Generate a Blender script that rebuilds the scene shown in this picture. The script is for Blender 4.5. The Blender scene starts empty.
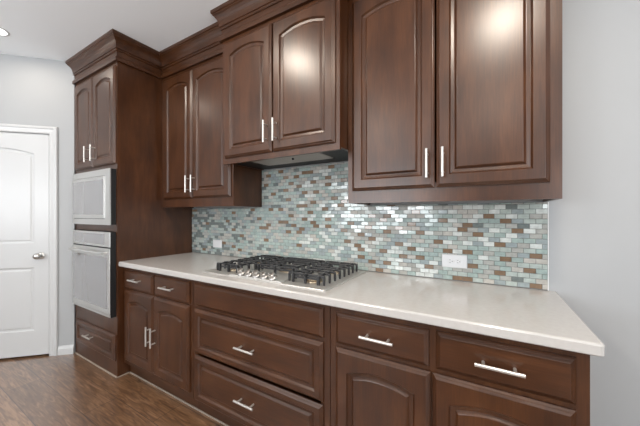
import bpy, math, random
from mathutils import Vector
random.seed(7)
S = bpy.context.scene
COL = S.collection

# ------------------------------------------------------------------ camera
cam_d = bpy.data.cameras.new('camera')
cam = bpy.data.objects.new('camera', cam_d); COL.objects.link(cam)
cam.location = (2.4985, -1.7503, 1.2844)
cam.rotation_euler = (math.pi/2, 0, 0.5338)
cam_d.sensor_width = 36.0
cam_d.lens = 280.89*36/640
cam_d.shift_y = 1.7/640
cam_d.clip_start = 0.02
S.camera = cam

# ------------------------------------------------------------------ exposure, world, large lights
S.view_settings.view_transform = 'Standard'
S.view_settings.look = 'None'
S.view_settings.gamma = 1.0
S.view_settings.use_curve_mapping = False
S.view_settings.exposure = 0.0
w = bpy.data.worlds.new('world'); S.world = w; w.use_nodes = True
w.node_tree.nodes['Background'].inputs[0].default_value = (0.86, 0.93, 1.0, 1)
w.node_tree.nodes['Background'].inputs[1].default_value = 1.0

def area(name, loc, rot, sx, sy, power, col=(1, 1, 1), shape='RECTANGLE'):
    d = bpy.data.lights.new(name, 'AREA'); d.shape = shape
    d.size = sx
    if shape == 'RECTANGLE': d.size_y = sy
    d.energy = power; d.color = col
    o = bpy.data.objects.new(name, d); COL.objects.link(o)
    o.location = loc; o.rotation_euler = rot
    return o
CEIL = 2.70
REAR = -5.0
H = math.pi/2
# daylight through the rear windows and the right-hand patio opening
area('daylight_rear_left', (0.3, REAR+0.05, 1.55), (H+1.0, 0, 0), 2.4, 1.4, 146, (0.93, 0.97, 1.0))
area('daylight_rear_right', (4.6, REAR+0.05, 1.55), (H+1.0, 0, 0), 2.0, 1.4, 95, (0.93, 0.97, 1.0))
area('daylight_right', (5.9, -2.6, 1.4), (H+.55, 0, H), 2.3, 1.9, 72, (0.95, 0.98, 1.0))
CANS = [(-0.735, -1.165), (1.02, -1.22), (2.61, -1.30), (-0.62, -3.2), (1.02, -3.2), (2.61, -3.2)]
CAN_POWER = [3.5, 16, 23, 8, 15, 15]

# ------------------------------------------------------------------ materials
def newmat(name, col=(.8, .8, .8), rough=.5, metal=0.0, **kw):
    m = bpy.data.materials.new(name); m.use_nodes = True
    b = m.node_tree.nodes['Principled BSDF']
    b.inputs['Base Color'].default_value = (*col, 1)
    b.inputs['Roughness'].default_value = rough
    b.inputs['Metallic'].default_value = metal
    for k, v in kw.items(): b.inputs[k].default_value = v
    return m
def N(m, t, **kw):
    n = m.node_tree.nodes.new(t)
    for k, v in kw.items(): setattr(n, k, v)
    return n
def L(m, a, b): m.node_tree.links.new(a, b)
def bsdf(m): return m.node_tree.nodes['Principled BSDF']
def ramp(m, stops):
    r = N(m, 'ShaderNodeValToRGB'); e = r.color_ramp.elements
    e[0].position, e[0].color = stops[0][0], (*stops[0][1], 1)
    e[1].position, e[1].color = stops[-1][0], (*stops[-1][1], 1)
    for p, c in stops[1:-1]:
        x = e.new(p); x.color = (*c, 1)
    return r

def wood(name, vertical):
    m = newmat(name, rough=.45)
    b = bsdf(m)
    b.inputs['Specular IOR Level'].default_value = .02
    b.inputs['Coat Weight'].default_value = .85
    b.inputs['Coat Roughness'].default_value = .30
    b.inputs['Coat IOR'].default_value = 1.58

    tc = N(m, 'ShaderNodeTexCoord'); oi = N(m, 'ShaderNodeObjectInfo')
    off = N(m, 'ShaderNodeVectorMath', operation='SCALE'); off.inputs[3].default_value = 7.0
    comb = N(m, 'ShaderNodeCombineXYZ')
    for i in range(3): L(m, oi.outputs['Random'], comb.inputs[i])
    L(m, comb.outputs[0], off.inputs[0])
    add = N(m, 'ShaderNodeVectorMath', operation='ADD')
    L(m, tc.outputs['Object'], add.inputs[0]); L(m, off.outputs[0], add.inputs[1])
    mp = N(m, 'ShaderNodeMapping')
    mp.inputs['Scale'].default_value = (12, 12, 2.2) if vertical else (2.2, 12, 12)
    L(m, add.outputs[0], mp.inputs[0])
    n1 = N(m, 'ShaderNodeTexNoise'); n1.inputs['Scale'].default_value = 1.4; n1.inputs['Detail'].default_value = 5; n1.inputs['Distortion'].default_value = .4
    L(m, mp.outputs[0], n1.inputs['Vector'])
    mp2 = N(m, 'ShaderNodeMapping')
    mp2.inputs['Scale'].default_value = (160, 160, 8) if vertical else (8, 160, 160)
    L(m, add.outputs[0], mp2.inputs[0])
    n2 = N(m, 'ShaderNodeTexNoise'); n2.inputs['Scale'].default_value = 1.5; n2.inputs['Detail'].default_value = 3
    L(m, mp2.outputs[0], n2.inputs['Vector'])
    n3 = N(m, 'ShaderNodeTexNoise'); n3.inputs['Scale'].default_value = 5.0; n3.inputs['Detail'].default_value = 2
    L(m, add.outputs[0], n3.inputs['Vector'])
    mx = N(m, 'ShaderNodeMath', operation='MULTIPLY_ADD'); mx.inputs[1].default_value = .30; L(m, n2.outputs[0], mx.inputs[0])
    sc = N(m, 'ShaderNodeMath', operation='MULTIPLY'); sc.inputs[1].default_value = .46; L(m, n1.outputs[0], sc.inputs[0])
    L(m, sc.outputs[0], mx.inputs[2])
    mx2 = N(m, 'ShaderNodeMath', operation='MULTIPLY_ADD'); mx2.inputs[1].default_value = .28; L(m, n3.outputs[0], mx2.inputs[0]); L(m, mx.outputs[0], mx2.inputs[2])
    r = ramp(m, [(.28, WOOD_D), (.5, WOOD_M), (.75, WOOD_L)])
    L(m, mx2.outputs[0], r.inputs[0]); L(m, r.outputs[0], b.inputs['Base Color'])
    bp = N(m, 'ShaderNodeBump'); bp.inputs['Strength'].default_value = .08; bp.inputs['Distance'].default_value = .002
    L(m, n2.outputs[0], bp.inputs['Height']); L(m, bp.outputs[0], b.inputs['Normal'])
    return m
WOOD_D = (.018, .0056, .0016)
WOOD_M = (.050, .0162, .0048)
WOOD_L = (.096, .035, .0120)
WV = wood('stained_wood_vertical', True)
WH = wood('stained_wood_horizontal', False)
DARKIN = newmat('dark_interior', (.012, .010, .009), .7)
CAULK = newmat('caulk', (.34, .29, .24), .5)

def paint(name, col, rough=.55, bump=.03, scale=260):
    m = newmat(name, col, rough)
    tc = N(m, 'ShaderNodeTexCoord'); n = N(m, 'ShaderNodeTexNoise'); n.inputs['Scale'].default_value = scale; n.inputs['Detail'].default_value = 2
    L(m, tc.outputs['Object'], n.inputs['Vector'])
    bp = N(m, 'ShaderNodeBump'); bp.inputs['Strength'].default_value = bump; bp.inputs['Distance'].default_value = .002
    L(m, n.outputs[0], bp.inputs['Height']); L(m, bp.outputs[0], bsdf(m).inputs['Normal'])
    return m
ROOM = paint('dark_unseen_wall_paint', (.16, .15, .14), .7)  # unseen walls made dark on purpose, to weaken their reflection in the wood
WALL = paint('wall_paint', (.375, .383, .392), .6)
CEILM = paint('ceiling_paint', (.92, .955, .98), .8)
TRIM = paint('white_semi_gloss', (.54, .545, .55), .32, .01)
NICKEL = newmat('brushed_nickel', (.66, .64, .61), .32, .8)
STEEL = newmat('stainless_steel', (.66, .66, .65), .32, .85)
TRAY = newmat('satin_steel', (.52, .51, .49), .40, .6)
KNOBM = newmat('knob_metal', (.42, .40, .38), .35, .85)
STEELD = newmat('hood_steel', (.42, .40, .38), .4, 0.35)
GREYGLASS = newmat('grey_oven_glass', (.20, .20, .21), .06, 0, **{'Coat Weight': 1.0, 'Coat Roughness': .03, 'Coat IOR': 2.0})
BLACK = newmat('black_metal', (.006, .006, .007), .5)
IRON = newmat('cast_iron', (.022, .022, .024), .42)
CAPM = newmat('burner_cap_enamel', (.018, .018, .018), .3)
BRASS = newmat('burner_ring', (.45, .36, .26), .35, 1.0)
PLASTIC = newmat('white_plastic', (.68, .68, .69), .3)
SLOT = newmat('outlet_slot', (.03, .03, .03), .6)
GROUT = newmat('grout', (.17, .17, .165), .8)
LENS = newmat('lamp_lens', (1, 1, 1), .5)
bsdf(LENS).inputs['Emission Color'].default_value = (1, .97, .92, 1)
bsdf(LENS).inputs['Emission Strength'].default_value = 6.0

def counter_mat():
    m = newmat('quartz', rough=.16)
    b = bsdf(m); b.inputs['Specular IOR Level'].default_value = .55
    tc = N(m, 'ShaderNodeTexCoord')
    n = N(m, 'ShaderNodeTexNoise'); n.inputs['Scale'].default_value = 60; n.inputs['Detail'].default_value = 6
    L(m, tc.outputs['Object'], n.inputs['Vector'])
    r = ramp(m, [(.3, (.455, .438, .422)), (.7, (.485, .468, .452))])
    L(m, n.outputs[0], r.inputs[0]); L(m, r.outputs[0], b.inputs['Base Color'])
    return m
QUARTZ = counter_mat()

def floor_mat():
    m = newmat('plank_floor', rough=.30)
    b = bsdf(m); b.inputs['Specular IOR Level'].default_value = .6
    b.inputs['Coat Weight'].default_value = 1.0; b.inputs['Coat Roughness'].default_value = .22; b.inputs['Coat IOR'].default_value = 1.8
    tc = N(m, 'ShaderNodeTexCoord')
    mp = N(m, 'ShaderNodeMapping'); mp.inputs['Location'].default_value = (.50, .97, 0)
    L(m, tc.outputs['Object'], mp.inputs[0])
    br = N(m, 'ShaderNodeTexBrick'); br.offset = .37; br.offset_frequency = 2
    br.inputs['Scale'].default_value = 1.0; br.inputs['Brick Width'].default_value = 1.22; br.inputs['Row Height'].default_value = .19
    br.inputs['Mortar Size'].default_value = .0018; br.inputs['Mortar Smooth'].default_value = .3
    br.inputs['Color1'].default_value = (.25, .25, .25, 1); br.inputs['Color2'].default_value = (.8, .8, .8, 1); br.inputs['Mortar'].default_value = (0, 0, 0, 1)
    L(m, mp.outputs[0], br.inputs['Vector'])
    mg = N(m, 'ShaderNodeMapping'); mg.inputs['Scale'].default_value = (3.5, 34, 34)
    L(m, tc.outputs['Object'], mg.inputs[0])
    n = N(m, 'ShaderNodeTexNoise'); n.inputs['Scale'].default_value = 1.6; n.inputs['Detail'].default_value = 7; n.inputs['Distortion'].default_value = 1.4
    L(m, mg.outputs[0], n.inputs['Vector'])
    f = N(m, 'ShaderNodeMath', operation='MULTIPLY_ADD'); f.inputs[1].default_value = .28
    sep = N(m, 'ShaderNodeSeparateColor'); L(m, br.outputs['Color'], sep.inputs[0])
    L(m, sep.outputs[0], f.inputs[0])
    g = N(m, 'ShaderNodeMath', operation='MULTIPLY'); g.inputs[1].default_value = .75
    L(m, n.outputs[0], g.inputs[0]); L(m, g.outputs[0], f.inputs[2])
    r = ramp(m, [(.30, (.075, .036, .018)), (.5, (.17, .088, .044)), (.70, (.32, .185, .105))])
    L(m, f.outputs[0], r.inputs[0])
    mix = N(m, 'ShaderNodeMix', data_type='RGBA'); L(m, br.outputs['Fac'], mix.inputs[0])
    L(m, r.outputs[0], mix.inputs[6]); mix.inputs[7].default_value = (.035, .02, .013, 1)
    L(m, mix.outputs[2], b.inputs['Base Color'])
    bp = N(m, 'ShaderNodeBump'); bp.inputs['Strength'].default_value = .25; bp.inputs['Distance'].default_value = .004
    L(m, n.outputs[0], bp.inputs['Height']); L(m, bp.outputs[0], b.inputs['Normal'])
    return m
FLOOR = floor_mat()

def tilem(name, col, rough, spec=.5, coat=0.0):
    m = newmat('tile_'+name, col, rough); b = bsdf(m); b.inputs['Specular IOR Level'].default_value = spec
    b.inputs['Coat Weight'].default_value = coat; b.inputs['Coat Roughness'].default_value = .06
    tc = N(m, 'ShaderNodeTexCoord'); n = N(m, 'ShaderNodeTexNoise'); n.inputs['Scale'].default_value = 55; n.inputs['Detail'].default_value = 3
    L(m, tc.outputs['Object'], n.inputs['Vector'])
    r = ramp(m, [(.3, tuple(c*.86 for c in col)), (.7, tuple(min(1, c*1.12) for c in col))])
    L(m, n.outputs[0], r.inputs[0]); L(m, r.outputs[0], b.inputs['Base Color'])
    return m
TILES = [tilem('sea_glass', (.32, .395, .375), .14, .5, .3), tilem('pale_glass', (.39, .44, .415), .12, .5, .3),
         tilem('white_glass', (.58, .61, .59), .10, .5, .4), tilem('grey_stone', (.34, .34, .315), .4),
         tilem('beige_stone', (.42, .40, .365), .4), tilem('blue_grey_glass', (.29, .335, .34), .14, .5, .3),
         tilem('bronze_glass', (.20, .132, .085), .16, .5, .4), tilem('smoke_glass', (.16, .185, .18), .14, .5, .3)]

# ------------------------------------------------------------------ mesh builder
class MB:
    def __init__(s): s.v = []; s.f = []; s.m = []
    def face(s, idx, mi=0): s.f.append(tuple(idx)); s.m.append(mi)
    def box(s, x0, x1, y0, y1, z0, z1, mi=0):
        n = len(s.v)
        s.v += [(x0, y0, z0), (x1, y0, z0), (x1, y1, z0), (x0, y1, z0), (x0, y0, z1), (x1, y0, z1), (x1, y1, z1), (x0, y1, z1)]
        for q in ((0, 3, 2, 1), (4, 5, 6, 7), (0, 1, 5, 4), (1, 2, 6, 5), (2, 3, 7, 6), (3, 0, 4, 7)): s.face([n+i for i in q], mi)
        return s
    def loops(s, loops, cap0=False, cap1=True, closed=True, mi=0):
        base = []
        for lp in loops:
            base.append(len(s.v)); s.v += [tuple(p) for p in lp]
        k = len(loops[0])
        for a, b in zip(base, base[1:]):
            for i in range(k if closed else k-1):
                j = (i+1) % k
                s.face((a+i, a+j, b+j, b+i), mi)
        if cap0: s.face([base[0]+i for i in range(k)][::-1], mi)
        if cap1: s.face([base[-1]+i for i in range(k)], mi)
        return s
    def cyl(s, p0, p1, r0, r1=None, n=14, mi=0):
        r1 = r0 if r1 is None else r1
        p0 = Vector(p0); p1 = Vector(p1); d = (p1-p0).normalized()
        u = d.orthogonal().normalized(); v = d.cross(u)
        c = lambda p, r: [p+u*math.cos(2*math.pi*i/n)*r+v*math.sin(2*math.pi*i/n)*r for i in range(n)]
        return s.loops([c(p0, r0), c(p1, r1)], True, True, mi=mi)
    def lathe(s, prof, p, axis, n=24, mi=0):
        """prof: (radius, distance along axis)"""
        p = Vector(p); d = Vector(axis).normalized(); u = d.orthogonal().normalized(); v = d.cross(u)
        lps = [[p+d*t+u*math.cos(2*math.pi*i/n)*r+v*math.sin(2*math.pi*i/n)*r for i in range(n)] for r, t in prof]
        return s.loops(lps, True, True, mi=mi)
    def build(s, name, mats, parent=None, smooth=None, bevel=0, kind=None):
        me = bpy.data.meshes.new(name)
        off = Vector((0, 0, 0)); q = parent
        while q is not None: off += q.location; q = q.parent
        me.from_pydata([tuple(Vector(p)-off) for p in s.v], [], s.f)
        for mm in (mats if isinstance(mats, list) else [mats]): me.materials.append(mm)
        me.polygons.foreach_set('material_index', s.m)
        me.update(); me.validate()
        import bmesh
        bm = bmesh.new(); bm.from_mesh(me); bmesh.ops.recalc_face_normals(bm, faces=bm.faces); bm.to_mesh(me); bm.free()
        o = bpy.data.objects.new(name, me); COL.objects.link(o)
        if parent is not None: o.parent = parent
        if bevel:
            b = o.modifiers.new('bevel', 'BEVEL'); b.width = bevel; b.segments = 2; b.limit_method = 'ANGLE'; b.angle_limit = math.radians(40)
        if smooth is not None:
            me.polygons.foreach_set('use_smooth', [True]*len(me.polygons)); me.set_sharp_from_angle(angle=math.radians(smooth))
        if kind: o['kind'] = kind
        return o
def thing(name, label, cat, loc, group=None):
    o = bpy.data.objects.new(name, None); COL.objects.link(o); o.location = loc; o.empty_display_size = .1
    o['label'] = label; o['category'] = cat
    if group: o['group'] = group
    return o
def tag(o, label, cat, group=None):
    o['label'] = label; o['category'] = cat
    if group: o['group'] = group
    return o
def prism(mb, pts, z0, z1, mi=0):
    return mb.loops([[(x, y, z0) for x, y in pts], [(x, y, z1) for x, y in pts]], True, True, mi=mi)

# ------------------------------------------------------------------ structure
W, T, U, M, A, B, LX = .782, .658, .304, .404, .911, 1.827, 2.759
r2 = math.sqrt(.5)
def dg(s, n=0.0):           # point on the diagonal wall: s metres from the tall cabinet, n metres into the room
    return (-W - s*r2 + n*r2, -T - s*r2 - n*r2)
MB().box(-2.2, 6.2, -5.2, .15, -.1, 0).build('floor', FLOOR, kind='structure')
MB().box(-2.2, 6.2, -5.2, .15, CEIL, CEIL+.1).build('ceiling', CEILM, kind='structure')
MB().box(-2.2, 6.2, 0, .15, 0, CEIL).build('wall_back', WALL, kind='structure')
mb = MB()
SD = (.205, .965)           # door opening along the wall
SE = 1.15
def dwall(s0, s1, z0, z1):
    prism(mb, [dg(s0), dg(s1), dg(s1, -.11), dg(s0, -.11)], z0, z1)
dwall(0.012, SD[0], 0, CEIL); dwall(SD[1], SE, 0, CEIL); dwall(SD[0], SD[1], 2.02, CEIL)
mb.build('wall_pantry', WALL, kind='structure')
MB().box(-W-.12, -W-.004, -T+.07, -.001, 0, CEIL).build('wall_side', WALL, kind='structure')
ex, ey = dg(SE)
MB().box(-2.2, -2.08, ey-.12, 0, 0, CEIL).box(-2.08, ex-.12, ey-.12, ey, 0, CEIL).build('wall_pantry_rear', WALL, kind='structure')
MB().box(ex-.12, ex, -5.0, ey, 0, CEIL).build('wall_left', WALL, kind='structure')
mb = MB()                    # rear wall with two window openings
WIN = [(-.95, 1.55), (3.55, 5.65)]
mb.box(ex-.12, WIN[0][0], -5.12, -5.0, 0, CEIL); mb.box(WIN[0][1], WIN[1][0], -5.12, -5.0, 0, CEIL); mb.box(WIN[1][1], 6.2, -5.12, -5.0, 0, CEIL)
for a, b in WIN: mb.box(a, b, -5.12, -5.0, 0, .25); mb.box(a, b, -5.12, -5.0, 2.3, CEIL)
mb.build('wall_rear', ROOM, kind='structure')
mb = MB(); mb.box(6.0, 6.12, -5.12, -3.8, 0, CEIL); mb.box(6.0, 6.12, -1.4, 0, 0, CEIL); mb.box(6.0, 6.12, -3.8, -1.4, 2.4, CEIL); mb.box(6.0, 6.12, -3.8, -1.4, 0, .4)
mb.build('wall_right', ROOM, kind='structure')
for i, (a, b) in enumerate(WIN):
    mb = MB()
    mb.box(a, a+.05, -5.11, -5.05, .25, 2.3); mb.box(b-.05, b, -5.11, -5.05, .25, 2.3); mb.box(a, b, -5.11, -5.05, .25, .30); mb.box(a, b, -5.11, -5.05, 2.25, 2.3)
    mb.box(a, b, -5.10, -5.06, 1.26, 1.30)
    mb.build('window_%d' % (i+1), TRIM, kind='structure')
# baseboard: on the pantry wall beside the casing
def dstrip(name, prof, s0, s1, mat=TRIM):
    """profile (n, z) swept along the diagonal wall"""
    m_ = MB()
    lp = lambda s: [(*dg(s, n), z) for n, z in prof]
    m_.loops([lp(s0), lp(s1)], True, True)
    return m_.build(name, mat, kind='structure')
dstrip('baseboard_pantry', [(0, 0), (.014, 0), (.014, .055), (.010, .066), (.006, .078), (0, .080)], 0.014, .133)
MB().box(LX+.03, 6.0, -.014, 0, 0, .08).build('baseboard_back', TRIM, kind='structure')
# door casing
mb = MB()
cas = [(0, 0), (0, .012), (.006, .018), (.020, .019), (.026, .014), (.050, .010), (.060, .011), (.066, .007), (.068, 0)]   # (distance from outer edge, thickness)
def casing_side(so, sign):
    lp = lambda z, ext: [(*dg(so + sign*d, n), z + (-(d) if ext else 0)) for d, n in cas]
    mb.loops([lp(0, False), lp(2.084, True)], True, True)
casing_side(.136, 1); casing_side(1.034, -1)
lpt = lambda s, sg: [(*dg(s + sg*d, n), 2.084-d) for d, n in cas]
mb.loops([lpt(.136, 1), lpt(1.034, -1)], True, True)
# jamb lining
for s0, s1 in ((.196, .2045), (.9655, .974)):
    prism(mb, [dg(s0, .002), dg(s1, .002), dg(s1, -.10), dg(s0, -.10)], 0, 2.018)
prism(mb, [dg(.2045, .002), dg(.9655, .002), dg(.9655, -.10), dg(.2045, -.10)], 2.016, 2.022)
mb.build('trim_1', TRIM, kind='structure')

# ------------------------------------------------------------------ panelled fronts
NA = 20
def rectloop(x0, x1, z0, z1, y):
    p = [(x0, y, z0), (x1, y, z0)]
    p += [(x1+(x0-x1)*i/NA, y, z1) for i in range(NA+1)]
    return p
def archloop(x0, x1, z0, zc, rise, d, y):
    """opening x0..x1, z0..zc at the corners, arched by rise, inset by d"""
    c = (x1-x0)/2; xm = (x0+x1)/2
    if rise <= 0: return rectloop(x0+d, x1-d, z0+d, zc-d, y)
    R = (c*c+rise*rise)/(2*rise); cz = zc+rise-R
    c2 = c-d; R2 = R-d
    p = [(x0+d, y, z0+d), (x1-d, y, z0+d)]
    for i in range(NA+1):
        x = c2-2*c2*i/NA
        p.append((xm+x, y, cz+math.sqrt(max(R2*R2-x*x, 0))))
    return p
EDGE = [(0, 0), (0, -.0075), (.0070, -.0135), (.0085, -.0138), (.0150, -.0195), (.0160, -.020)]
PANEL = [(0, -.020), (.0015, -.0185), (.006, -.0110), (.008, -.0095), (.020, -.0070), (.023, -.0070), (.0315, -.0155), (.034, -.0165)]
def front(mb, x0, x1, z0, z1, y, panel=True, rise=0.0, stile=.056, top=None, bot=.058):
    lps = [rectloop(x0+d, x1-d, z0+d, z1-d, y+dy) for d, dy in EDGE]
    if panel:
        top = stile if top is None else top
        lps += [archloop(x0+stile, x1-stile, z0+bot, z1-top, rise, d, y+dy) for d, dy in PANEL]
    mb.loops(lps, True, True)
def handle(parent, p, axis, length=.14, y=0, posts=.090):
    """bar pull; p = centre on the front face plane; bar stands 34 mm off"""
    x, yy, z = p; m_ = MB(); h = length/2; q = posts/2
    if axis == 'x':
        m_.cyl((x-h, yy-.034, z), (x+h, yy-.034, z), .0062)
        for sx in (-q, q): m_.cyl((x+sx, yy+.001, z), (x+sx, yy-.034, z), .0052)
    else:
        m_.cyl((x, yy-.034, z-h), (x, yy-.034, z+h), .0062)
        for sz in (-q, q): m_.cyl((x, yy+.001, z+sz), (x, yy-.034, z+sz), .0052)
    return m_.build('handle', NICKEL, parent, smooth=40)
def cab_door(root, x0, x1, z0, z1, y, rise, hx=None, hz=None, top=.10):
    m_ = MB(); front(m_, x0, x1, z0, z1, y, True, rise, .056, top)
    d = m_.build('door', WV, root, smooth=None)
    if hx is not None: handle(d, (hx, y-.020, hz), 'z', .136)
    return d
def cab_drawer(root, x0, x1, z0, z1, y, panel, hx=None, hz=None, length=.14):
    m_ = MB(); front(m_, x0, x1, z0, z1, y, panel, 0, .040, .040, .040)
    d = m_.build('drawer', WH, root, smooth=None)
    if hx is not None: handle(d, (hx, y-.020, hz), 'x', length)
    return d
def face_frame(root, x0, x1, z0, z1, y, xs, zs_by_bay, th=.02):
    """frame filled in except openings: list of (ox0,ox1,oz0,oz1)"""
    m_ = MB()
    xcuts = sorted({x0, x1, *[o[0] for o in zs_by_bay], *[o[1] for o in zs_by_bay]})
    zcuts = sorted({z0, z1, *[o[2] for o in zs_by_bay], *[o[3] for o in zs_by_bay]})
    for a, b in zip(xcuts, xcuts[1:]):
        run = None
        for c, d in zip(zcuts, zcuts[1:]):
            hole = any(o[0] < (a+b)/2 < o[1] and o[2] < (c+d)/2 < o[3] for o in zs_by_bay)
            if hole:
                if run: m_.box(a, b, y, y+th, *run); run = None
            else: run = (run[0], d) if run else (c, d)
        if run: m_.box(a, b, y, y+th, *run)
    return m_.build('face_frame', WV, root)
def carcass(root, x0, x1, yb, yf, z0, z1, t=.018, recess=0.0, shelves=()):
    m_ = MB()
    m_.box(x0, x0+t, yf, yb, z0, z1); m_.box(x1-t, x1, yf, yb, z0, z1)
    m_.box(x0+t, x1-t, yf, yb, z0+recess, z0+recess+t); m_.box(x0+t, x1-t, yf, yb, z1-t, z1)
    m_.box(x0+t, x1-t, yb-.006, yb, z0+recess+t, z1-t)
    for zz in shelves: m_.box(x0+t, x1-t, yf+.01, yb-.006, zz, zz+t)
    return m_.build('carcass', WV, root)
CROWN = [(0, 2.492), (.020, 2.492), (.020, 2.520), (.016, 2.527), (.006, 2.530), (.006, 2.572), (.012, 2.573), (.016, 2.578), (.016, 2.584), (.012, 2.590),
         (.018, 2.592), (.018, 2.602), (.020, 2.615), (.024, 2.630), (.031, 2.645), (.042, 2.660), (.050, 2.667), (.050, 2.674), (.056, 2.677), (.058, 2.686), (.058, CEIL-.0015), (0, CEIL-.0015)]
def crown(root, path):
    m_ = MB()
    lps = [[(x+o*nx, y+o*ny, z) for o, z in CROWN] for x, y, nx, ny in path]
    m_.loops(lps, True, True)
    return m_.build('crown_moulding', WH, root)
g = .0015

# ---- tall oven cabinet
CG = 'stained wood kitchen cabinets'
tall = thing('oven_cabinet', 'tall dark-stained wooden cabinet holding the microwave and wall oven, next to the white door', 'cabinet', (-W/2, -T/2, 0))
carcass(tall, -W, -g, -g, -T+.02, 0, 2.50, shelves=(.38, 1.165, 1.655))
face_frame(tall, -W, -g, 0, 2.50, -T, None, [(-.735, -.05, .470, 1.150), (-.735, -.05, 1.205, 1.645), (-.735, -.05, 1.72, 2.42), (-.70, -.05, .16, .31)])
cab_door(tall, -.765, -.392, 1.688, 2.465, -T, .034, -.452, 1.80)
cab_door(tall, -.388, -.012, 1.688, 2.465, -T, .034, -.335, 1.80)
cab_drawer(tall, -.735, -.016, .128, .335, -T, True, -.42, .245)
crown(tall, [(-W, -T, -1, -1), (-g, -T, 1, -1), (-g, -U-.001, 1, -1)])
MB().box(-W, .0012, -T-.006, -T, 0, .008).box(.0002, .0012, -T-.006, -.575, 0, .008).build('base_caulk', CAULK, tall)

# ---- upper cabinets
lu = thing('wall_cabinet', 'dark-stained wooden wall cabinet hanging between the tall oven cabinet and the hood cabinet', 'cabinet', (A/2, -U/2, 1.348))
carcass(lu, g, A-g, -g, -U+.02, 1.348, 2.50, recess=.012)
face_frame(lu, g, A-g, 1.348, 2.50, -U, None, [(.07, .86, 1.44, 2.43)])
cab_door(lu, .048, .443, 1.418, 2.465, -U, .034, .416, 1.532)
cab_door(lu, .449, .889, 1.418, 2.465, -U, .034, .486, 1.532)
crown(lu, [(g, -U, 1, -1), (A-g, -U, -1, -1)])
mc = thing('hood_cabinet', 'dark-stained wooden cabinet with two doors hanging above the gas cooktop, deeper than its neighbours', 'cabinet', ((A+B)/2, -M/2, 1.635))
carcass(mc, A+g, B-g, -g, -M+.02, 1.650, 2.50, recess=.06)
face_frame(mc, A+g, B-g, 1.635, 2.50, -M, None, [(.99, 1.75, 1.72, 2.43)])
cab_door(mc, .942, 1.362, 1.672, 2.465, -M, .034, 1.333, 1.792)
cab_door(mc, 1.370, 1.800, 1.672, 2.465, -M, .034, 1.407, 1.792)
crown(mc, [(A+g, -U-.001, -1, -1), (A+g, -M, -1, -1), (B-g, -M, 1, -1), (B-g, -U-.001, 1, -1)])
ru = thing('wall_cabinet', 'wide dark-stained wooden wall cabinet with two doors hanging right of the hood cabinet', 'cabinet', ((B+LX)/2, -U/2, 1.348))
carcass(ru, B+g, LX, -g, -U+.02, 1.348, 2.50, recess=.012)
face_frame(ru, B+g, LX, 1.348, 2.50, -U, None, [(1.89, 2.69, 1.44, 2.43)])
cab_door(ru, 1.857, 2.286, 1.415, 2.465, -U, .034, 2.256, 1.528)
cab_door(ru, 2.294, 2.720, 1.415, 2.465, -U, .034, 2.326, 1.528)
crown(ru, [(B+g, -U, 1, -1), (LX, -U, 1, -1), (LX, -g, 1, 0)])

# ---- hood insert in the bottom of the hood cabinet
hood = thing('range_hood', 'dark metal range hood insert with grey filter panel, under the cabinet above the cooktop', 'range hood', (1.37, -.2, 1.66))
mb = MB()
hx0, hx1, hy0, hy1, hz = A+.024, B-.024, -M+.026, -.012, 1.652
mb.box(hx0, 1.09, hy0, hy1, hz, hz+.05); mb.box(1.65, hx1, hy0, hy1, hz, hz+.05); mb.box(1.09, 1.65, hy0, -.355, hz, hz+.05); mb.box(1.09, 1.65, -.125, hy1, hz, hz+.05)
mb.box(1.09, 1.65, -.355, -.125, hz+.03, hz+.05)
mb.build('housing', BLACK, hood)
mb = MB(); mb.loops([[(1.095+d, -.350+d, z), (1.645-d, -.350+d, z), (1.645-d, -.130-d, z), (1.095+d, -.130-d, z)] for d, z in ((0, hz+.028), (0, hz+.002), (.006, hz-.002), (.02, hz-.002))], True, True)
mb.build('filter_panel', STEELD, hood)
MB().lathe([(.008, 0), (.008, .006), (.005, .009)], (1.42, -.27, hz-.002), (0, 0, -1)).build('latch', BLACK, hood, smooth=40)

# ---- base cabinets
BY = -.610
def base(name, label, x0, x1, holes):
    r = thing(name, label, 'cabinet', ((x0+x1)/2, -.3, 0))
    carcass(r, x0, x1, -g, BY+.02, .10, .874)
    face_frame(r, x0, x1, .10, .874, BY, None, holes)
    MB().box(x0, x1, -.565, -.547, 0, .10).build('toe_kick', WH, r)
    MB().box(x0, x1, -.572, -.566, 0, .007).build('base_caulk', CAULK, r)
    return r
b1 = base('base_cabinet', 'dark-stained wooden base cabinet with two drawers and two doors, beside the tall oven cabinet', g, .880-g, [(.05, .42, .16, .67), (.47, .84, .16, .67), (.05, .42, .73, .83), (.47, .84, .73, .83)])
cab_drawer(b1, .038, .436, .707, .850, BY, False, .236, .789)
cab_drawer(b1, .455, .850, .707, .850, BY, False, .645, .786)
cab_door(b1, .038, .441, .135, .695, BY, .030, .419, .418)
cab_door(b1, .447, .851, .135, .695, BY, .030, .477, .418)
b2 = base('base_cabinet', 'dark-stained wooden base cabinet of wide stacked drawers under the gas cooktop', .880+g, 1.880-g, [(.93, 1.83, .16, .67), (.93, 1.83, .73, .83)])
cab_drawer(b2, .909, 1.846, .711, .849, BY, False)
cab_drawer(b2, .909, 1.846, .412, .690, BY, True, 1.375, .553)
cab_drawer(b2, .909, 1.846, .112, .397, BY, True, 1.375, .262)
b3 = base('base_cabinet', 'dark-stained wooden base cabinet with drawers over doors, at the free right end', 1.880+g, 2.768, [(1.93, 2.29, .16, .67), (2.35, 2.72, .16, .67), (1.93, 2.29, .73, .83), (2.35, 2.72, .73, .83)])
cab_drawer(b3, 1.914, 2.310, .706, .846, BY, False, 2.114, .776)
cab_drawer(b3, 2.337, 2.735, .706, .848, BY, False, 2.535, .777)
cab_door(b3, 1.912, 2.317, .130, .687, BY, .030, 2.292, .395)
cab_door(b3, 2.324, 2.735, .130, .687, BY, .030, 2.354, .395)

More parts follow.
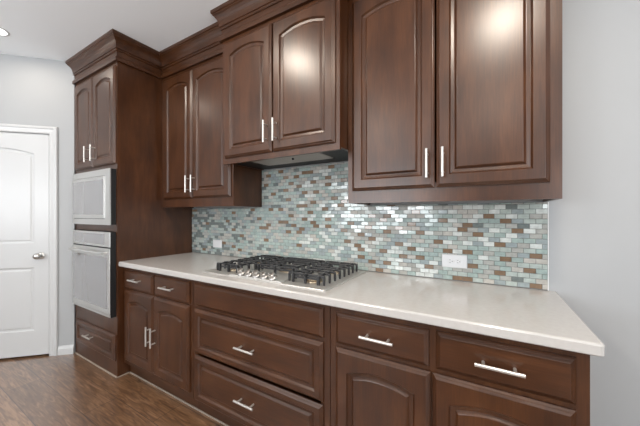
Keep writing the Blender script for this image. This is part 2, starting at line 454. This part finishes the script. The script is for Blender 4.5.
# ---- countertop
mb = MB()
def croll(d, z):
    return [(.0015, -.002, z), (.0015, -.650+d, z), (2.793-d-.012, -.650+d, z), (2.793-d-.004, -.650+d+.004, z), (2.793-d, -.650+d+.012, z), (2.793-d, -.002, z)]
mb.loops([croll(.004, .876), croll(0, .880), croll(0, .907), croll(.0025, .912), croll(.007, .914)], True, True)
tag(mb.build('countertop', QUARTZ), 'long pale beige quartz countertop running over the base cabinets', 'countertop')

# ---- mosaic backsplash
BROWN = {(0,37),(0,46),(0,47),(0,53),(2,36),(2,38),(2,43),(2,50),(3,34),(3,47),(3,52),(4,40),(4,42),(5,34),(5,37),(5,50),(6,34),(6,41),(6,45),(6,47),(6,53),(7,32),(7,39),(8,36),(8,44),(8,50),(9,34),(10,18),(10,25),(10,32),(10,38),(10,42),(10,48),(11,23),(11,27),(11,29),(11,35),(11,39),(11,46),(11,51),(12,21),(12,27),(12,33),(12,41),(12,47),(13,16),(13,25),(13,29),(13,37),(13,44),(13,50),(14,23),(14,36),(14,38),(14,49),(15,26),(15,41),(16,19),(16,21),(16,29),(17,24),(17,31),(17,38),(18,27),(18,32),(19,22),(19,30),(21,19),(21,25),(21,27),(22,22),(23,24),(23,29),(24,18),(24,23),(24,27),(24,32),(25,29),(26,22),(27,18),(27,25),(27,26),(28,21),(28,30)}
WHITE = {(5,48),(6,46),(8,45),(8,47),(8,49),(8,53),(9,48),(9,50),(10,46),(10,51),(11,45),(11,49),(11,52),(12,53),(13,45),(13,47),(14,48),(14,51),(15,45),(15,49),(15,53),(16,47),(16,48),(16,50)}
PH, PW, TX0, TZ0 = .0247, .050, .036, .918
YT = -.009
mb = MB()
def grout(x0, x1, z0, z1): mb.box(x0, x1, YT+.0012, -.0008, z0, z1, 0)
grout(.002, LX-.002, .9155, 1.3465); grout(A+.003, B-.003, 1.3465, 1.646)
def zone(x, z): return 1.346 if not (A < x < B) else 1.645
OUTS = [(2.279, 2.411, .984, 1.062), (.325, .435, .984, 1.052)]
for row in range(-1, 30):
    z0 = TZ0+row*PH+.0009; z1 = z0+PH-.0018
    z0 = max(z0, .9155)
    if z1-z0 < .003: continue
    for c in range(-2, 57):
        xa = TX0+PW*(c+.5*(row % 2))+.0009; xb = xa+PW-.0018
        segs = [(max(xa, .002), min(xb, LX-.002), min(z1, 1.346))]
        if z1 > 1.346:
            if z0 < 1.346 - .003: pass
            else: segs = []
            x_a, x_b = max(xa, A+.003), min(xb, B-.003)
            if x_b-x_a > .004: segs = [(x_a, x_b, min(z1, 1.645))]
        for a, b, zt in segs:
            if b-a < .004 or zt-z0 < .003: continue
            if any(a < o[1]-.004 and b > o[0]+.004 and z0 < o[3]-.004 and zt > o[2]+.004 for o in OUTS):
                pass
            k = (row, c); rr = random.random()
            if k in BROWN: mi = 7
            elif k in WHITE: mi = 3
            elif c < 26 and rr < .34*(1-c/30): mi = 7 if rr < .04 else 8
            elif rr < .20: mi = 3 if c < 44 and c > 24 else 2
            elif rr < .46: mi = 1
            elif rr < .62: mi = 2
            elif rr < .76: mi = 4
            elif rr < .86: mi = 5
            elif rr < .985: mi = 6
            else: mi = 8
            tx = random.uniform(-.0005, .0005); tz = random.uniform(-.0004, .0004)
            y = lambda i, j, f: YT + (f + tx*i + tz*j)
            e = .0012; n = len(mb.v)
            mb.loops([[(a, YT+.002, z0), (b, YT+.002, z0), (b, YT+.002, zt), (a, YT+.002, zt)],
                      [(a, YT+.0006, z0), (b, YT+.0006, z0), (b, YT+.0006, zt), (a, YT+.0006, zt)],
                      [(a+e, y(-1, -1, -.0006), z0+e), (b-e, y(1, -1, -.0006), z0+e), (b-e, y(1, 1, -.0006), zt-e), (a+e, y(-1, 1, -.0006), zt-e)]], False, True, mi=mi)
mb.box(LX-.0015, LX+.002, YT-.001, -.0008, .9155, 1.3465, 9)
tag(mb.build('backsplash', [GROUT]+TILES+[newmat('edge_trim', (.75, .75, .74), .4)]), 'mosaic tile backsplash of small glass and stone bricks in seafoam, white, grey and brown', 'backsplash')

# ---- outlets
def outlet(x0, x1, z0, z1, label, duplex):
    r = thing('wall_outlet', label, 'outlet', ((x0+x1)/2, YT-.0012, (z0+z1)/2))
    m_ = MB(); m_.loops([[(x0+d, y, z0+d), (x1-d, y, z0+d), (x1-d, y, z1-d), (x0+d, y, z1-d)] for d, y in ((0, YT-.0012), (0, YT-.004), (.003, YT-.0065), (.006, YT-.007))], True, True)
    m_.build('cover_plate', PLASTIC, r)
    cx, cz = (x0+x1)/2, (z0+z1)/2
    if duplex:
        for s in (-1, 1):
            m_ = MB(); q = cx+s*.0195
            m_.loops([[(q+.0165*math.cos(t)*k, y, cz+.0145*math.sin(t)*k) for t in [2*math.pi*i/20 for i in range(20)]] for k, y in ((1, YT-.007), (1, YT-.0085), (.93, YT-.009))], False, True)
            soc = m_.build('socket', PLASTIC, r)
            m_ = MB()
            m_.box(q-.006, q+.003, YT-.0094, YT-.009, cz-.0075, cz-.0055); m_.box(q-.005, q+.002, YT-.0094, YT-.009, cz+.0055, cz+.0075)
            m_.cyl((q+.0095, YT-.009, cz), (q+.0095, YT-.0094, cz), .0024)
            m_.build('slots', SLOT, soc)
        MB().lathe([(.003, 0), (.003, .001), (.002, .0016)], (cx, YT-.007, cz), (0, -1, 0), 12).build('screw', NICKEL, r)
    else:
        MB().box(cx-.033, cx+.033, YT-.0085, YT-.007, cz-.0165, cz+.0165).build('rocker', PLASTIC, r, bevel=.001)
    return r
outlet(2.281, 2.409, .987, 1.060, 'white horizontal duplex outlet on the mosaic backsplash right of the cooktop', True)
outlet(.320, .438, .983, 1.053, 'small white wall plate on the mosaic backsplash left of the cooktop', False)

# ---- wall oven
oven = thing('wall_oven', 'stainless steel wall oven in the tall cabinet, below the microwave', 'oven', (-.4, -.4, .45))
FX0, FX1, FY = -.715, -.018, -.702
MB().box(-.733, -.052, -.657, -.03, .475, 1.148).build('oven_body', BLACK, oven)
MB().box(FX0, FX1, -.697, -.659, .478, 1.147).build('chassis', BLACK, oven)
mb = MB(); mb.box(FX0, FX1, FY, -.6975, 1.028, 1.147).build('control_panel', STEEL, oven, bevel=.002)
MB().box(-.68, -.11, FY-.0015, FY-.0002, 1.045, 1.132).build('control_display', GREYGLASS, oven)
mb = MB(); d = MB().box(FX0, FX1, FY-.004, -.6975, .505, 1.018).build('oven_door', STEEL, oven, bevel=.003)
MB().box(-.690, -.055, FY-.0055, FY-.0042, .545, .950).build('window', GREYGLASS, d)
m_ = MB(); m_.cyl((-.665, -.738, .985), (-.045, -.738, .985), .010, n=18)
for xx in (-.650, -.060): m_.cyl((xx, FY-.004, .985), (xx, -.738, .985), .008)
m_.build('handle', STEEL, d, smooth=40)
MB().box(FX0, FX1, FY+.002, -.6975, .480, .500).build('vent_trim', STEEL, oven)

# ---- microwave
mw = thing('microwave', 'built-in stainless steel microwave in the tall cabinet, above the wall oven', 'microwave', (-.4, -.4, 1.205))
MB().box(-.733, -.052, -.657, -.15, 1.207, 1.643).build('microwave_body', BLACK, mw)
MB().box(FX0, FX1, -.694, -.659, 1.207, 1.645).build('chassis', BLACK, mw)
mb = MB()
ox0, ox1, oz0, oz1 = -.708, -.100, 1.250, 1.597
mb.box(FX0, FX1, FY, -.6945, 1.203, oz0); mb.box(FX0, FX1, FY, -.6945, oz1, 1.648); mb.box(FX0, ox0, FY, -.6945, oz0, oz1); mb.box(ox1, FX1, FY, -.6945, oz0, oz1)
mb.build('trim_frame', STEEL, mw)
d = MB().box(ox0+.003, ox1-.003, FY-.006, -.6945, oz0+.004, oz1-.004).build('microwave_door', STEEL, mw, bevel=.002)
MB().box(-.690, -.118, FY-.0075, FY-.0062, 1.285, 1.570).build('window', GREYGLASS, d)

# ---- cooktop
ct = thing('gas_cooktop', 'five-burner stainless steel gas cooktop with black cast iron grates set in the countertop', 'cooktop', (1.379, -.306, .914))
cx0, cx1, cy0, cy1 = .922, 1.836, -.578, -.036
mb = MB()
def rr(d, z, r=.012):
    x0, x1, y0, y1 = cx0+d, cx1-d, cy0+d, cy1-d; p = []
    for (ax, ay, t0) in ((x1-r, y1-r, 0), (x0+r, y1-r, 1), (x0+r, y0+r, 2), (x1-r, y0+r, 3)):
        for i in range(5):
            t = (t0+i/4)*math.pi/2; p.append((ax+r*math.cos(t), ay+r*math.sin(t), z))
    return p
mb.loops([rr(0, .9145), rr(0, .918), rr(.003, .921), (rr(.022, .9225)), rr(.028, .9190), rr(.034, .9185)], True, True)
mb.build('tray', TRAY, ct, smooth=35)
# raised control island
mb = MB()
def isl(d, z): return [(1.165+d, -.573+d*.4, z), (1.565-d, -.573+d*.4, z), (1.545-d, -.470-d, z), (1.500-d, -.425-d, z), (1.230+d, -.425-d, z), (1.185+d, -.470-d, z)]
mb.loops([isl(0, .9195), isl(.004, .925), isl(.010, .927)], False, True)
mb.build('control_island', TRAY, ct, smooth=20)
KN = [1.245, 1.305, 1.365, 1.425, 1.485]
KY = -.547
def knob_at(x):
    m_ = MB()
    m_.lathe([(.0262, 0), (.0268, .004), (.0245, .008), (.0205, .011), (.0190, .022), (.0172, .026), (.0140, .027)], (x, KY, .9370), (0, -.62, 1))
    a = m_.build('knob', KNOBM, ct, smooth=35)
    m2 = MB(); m2.box(x-.0035, x+.0035, KY-.034, KY+.000, .955, .969)
    m2.build('grip', KNOBM, a, bevel=.0015)
    return a
for x in KN: knob_at(x)
BUR = [(1.075, -.185, .040), (1.075, -.435, .034), (1.379, -.265, .056), (1.683, -.185, .034), (1.683, -.435, .045)]
for x, y, r in BUR:
    a = MB().lathe([(r*1.15, 0), (r*1.12, .006), (r*.85, .008), (r*.85, .016), (r*.95, .018)], (x, y, .919), (0, 0, 1), 28).build('burner', BRASS, ct, smooth=35)
    MB().lathe([(r*.90, 0), (r*.98, .002), (r*.98, .006), (r*.90, .009), (r*.5, .010)], (x, y, .9372), (0, 0, 1), 28).build('burner_cap', CAPM, a, smooth=35)
def grate(x0, x1, y0, y1, centres):
    m_ = MB(); zt, zb = .971, .951
    def path(pts, w=.0045, h=.011):
        """cast bar following pts (top centreline), rounded on top"""
        d = Vector((pts[-1][0]-pts[0][0], pts[-1][1]-pts[0][1], 0)).normalized(); n = Vector((-d.y, d.x, 0))
        lps = []
        for p in pts:
            p = Vector(p)
            lps.append([p+n*w+Vector((0, 0, -h)), p+n*w+Vector((0, 0, -.003)), p+n*w*.5, p-n*w*.5, p-n*w+Vector((0, 0, -.003)), p-n*w+Vector((0, 0, -h))])
        m_.loops(lps, True, True)
    def post(x, y, top=zt-.002, r=.005):
        c = lambda k, z: [(x-k, y-k, z), (x+k, y-k, z), (x+k, y+k, z), (x-k, y+k, z)]
        m_.loops([c(r*.85, .9195), c(r*1.1, .940), c(r, top-.005), c(r*.7, top)], True, True)
    def xbar(y, a, b, ea, eb):
        p = [(a, y, zt-.006), (a+.010, y, zt)] if ea else [(a, y, zt)]
        p += [(b-.010, y, zt), (b, y, zt-.006)] if eb else [(b, y, zt)]
        path(p)
        if ea: post(a, y)
        if eb: post(b, y)
    n = max(4, int(round((y1-y0)/.062)))
    for i in range(n+1):
        y = y0+.006+(y1-y0-.012)*i/n
        hit = [c for c in centres if abs(c[1]-y) < .034]
        if hit:
            xbar(y, x0, hit[0][0]-.032, True, False); xbar(y, hit[0][0]+.032, x1, False, True)
        else: xbar(y, x0, x1, True, True)
    for x in (x0+.030, x1-.030):
        path([(x, y0, zt-.006), (x, y0+.010, zt), (x, y1-.010, zt), (x, y1, zt-.006)])
        post(x, y0, r=.0065); post(x, y1, r=.0065)
    for cx, cy in centres:
        for sy in (-1, 1): path([(cx, cy+sy*.034, zt+.002), (cx, cy+sy*.095, zt+.002)])
    post((x0+x1)/2, y0, r=.006); path([((x0+x1)/2, y0, zt-.004), ((x0+x1)/2, y0+.06, zt)])
    for y in (y0, y1): path([(x0+.03, y+.004, .955), (x1-.03, y+.004, .955)])
    return m_.build('grate', IRON, ct)
grate(.975, 1.195, -.505, -.070, [(1.075, -.185), (1.075, -.435)])
grate(1.213, 1.545, -.400, -.070, [(1.379, -.265)])
grate(1.563, 1.783, -.505, -.070, [(1.683, -.185), (1.683, -.435)])

# ---- pantry door
pd = thing('interior_door', 'white two-panel interior door with an arched upper panel, in the diagonal wall', 'door', (*dg(.585, -.02), 0))
pd['kind'] = 'structure'
pd.name = 'door_1'
mb = MB()
DW = .752; DH = 2.012; DZ = .018
def prect(lps_z0, lps_z1, zc, z0, rise):
    return
EN = [(0, 0), (.006, .004), (.010, .009), (.022, .010), (.030, .006), (.034, .005)]
def cell(z0, z1, o0, oc, rise):
    lps = [rectloop(-DW/2, DW/2, z0, z1, -.018)]
    lps += [archloop(-DW/2+.108, DW/2-.108, o0, oc, rise, d, -.018+dy) for d, dy in EN]
    mb.loops(lps, False, True)
cell(DZ, .92, .238, .810, 0)
cell(.92, DH, 1.024, 1.834, .046)
bx = [(-DW/2, DZ), (DW/2, DZ), (DW/2, DH), (-DW/2, DH)]
mb.loops([[(x, -.018, z) for x, z in bx], [(x, .017, z) for x, z in bx]], False, True)
me = MB(); me.v = mb.v; me.f = mb.f; me.m = mb.m
slab = me.build('door_slab', TRIM)
slab.parent = pd
pd.rotation_euler = (0, 0, math.pi/4)
mb = MB()
kx = DW/2-.060; kz = .913
mb.lathe([(.030, 0), (.032, .003), (.029, .007), (.013, .010), (.011, .030), (.016, .034), (.025, .042), (.0275, .052), (.024, .062), (.014, .067)], (kx, -.0182, kz), (0, -1, 0), 28)
kn = mb.build('door_knob', newmat('satin_nickel', (.50, .49, .47), .28, 1.0), smooth=45); kn.parent = pd
mb = MB(); mb.box(DW/2-.0005, DW/2+.0012, -.017, .006, kz-.028, kz+.028)
st = mb.build('latch_plate', newmat('latch_metal', (.5, .5, .48), .35, 1.0)); st.parent = pd

# ---- recessed ceiling lights
for i, (x, y) in enumerate(CANS[:1]):
    r = thing('recessed_light', 'round white recessed ceiling light, lit, above the white door area', 'ceiling light', (x, y, CEIL))
    MB().loops([[(x+rad*math.cos(2*math.pi*k/32), y+rad*math.sin(2*math.pi*k/32), z) for k in range(32)] for rad, z in ((.078, CEIL-.0005), (.077, CEIL-.003), (.068, CEIL-.004), (.062, CEIL-.004), (.061, CEIL-.001))], False, False).build('trim_ring', TRIM, r, smooth=40)
    MB().lathe([(.060, 0), (.060, .002), (.050, .003)], (x, y, CEIL-.001), (0, 0, -1), 32).build('lens', LENS, r, smooth=40)
for i, (x, y) in enumerate(CANS):
    area('can_lamp', (x, y, CEIL-.012), (0, 0, 0), .24, .24, CAN_POWER[i], (1, .89, .76), 'DISK')
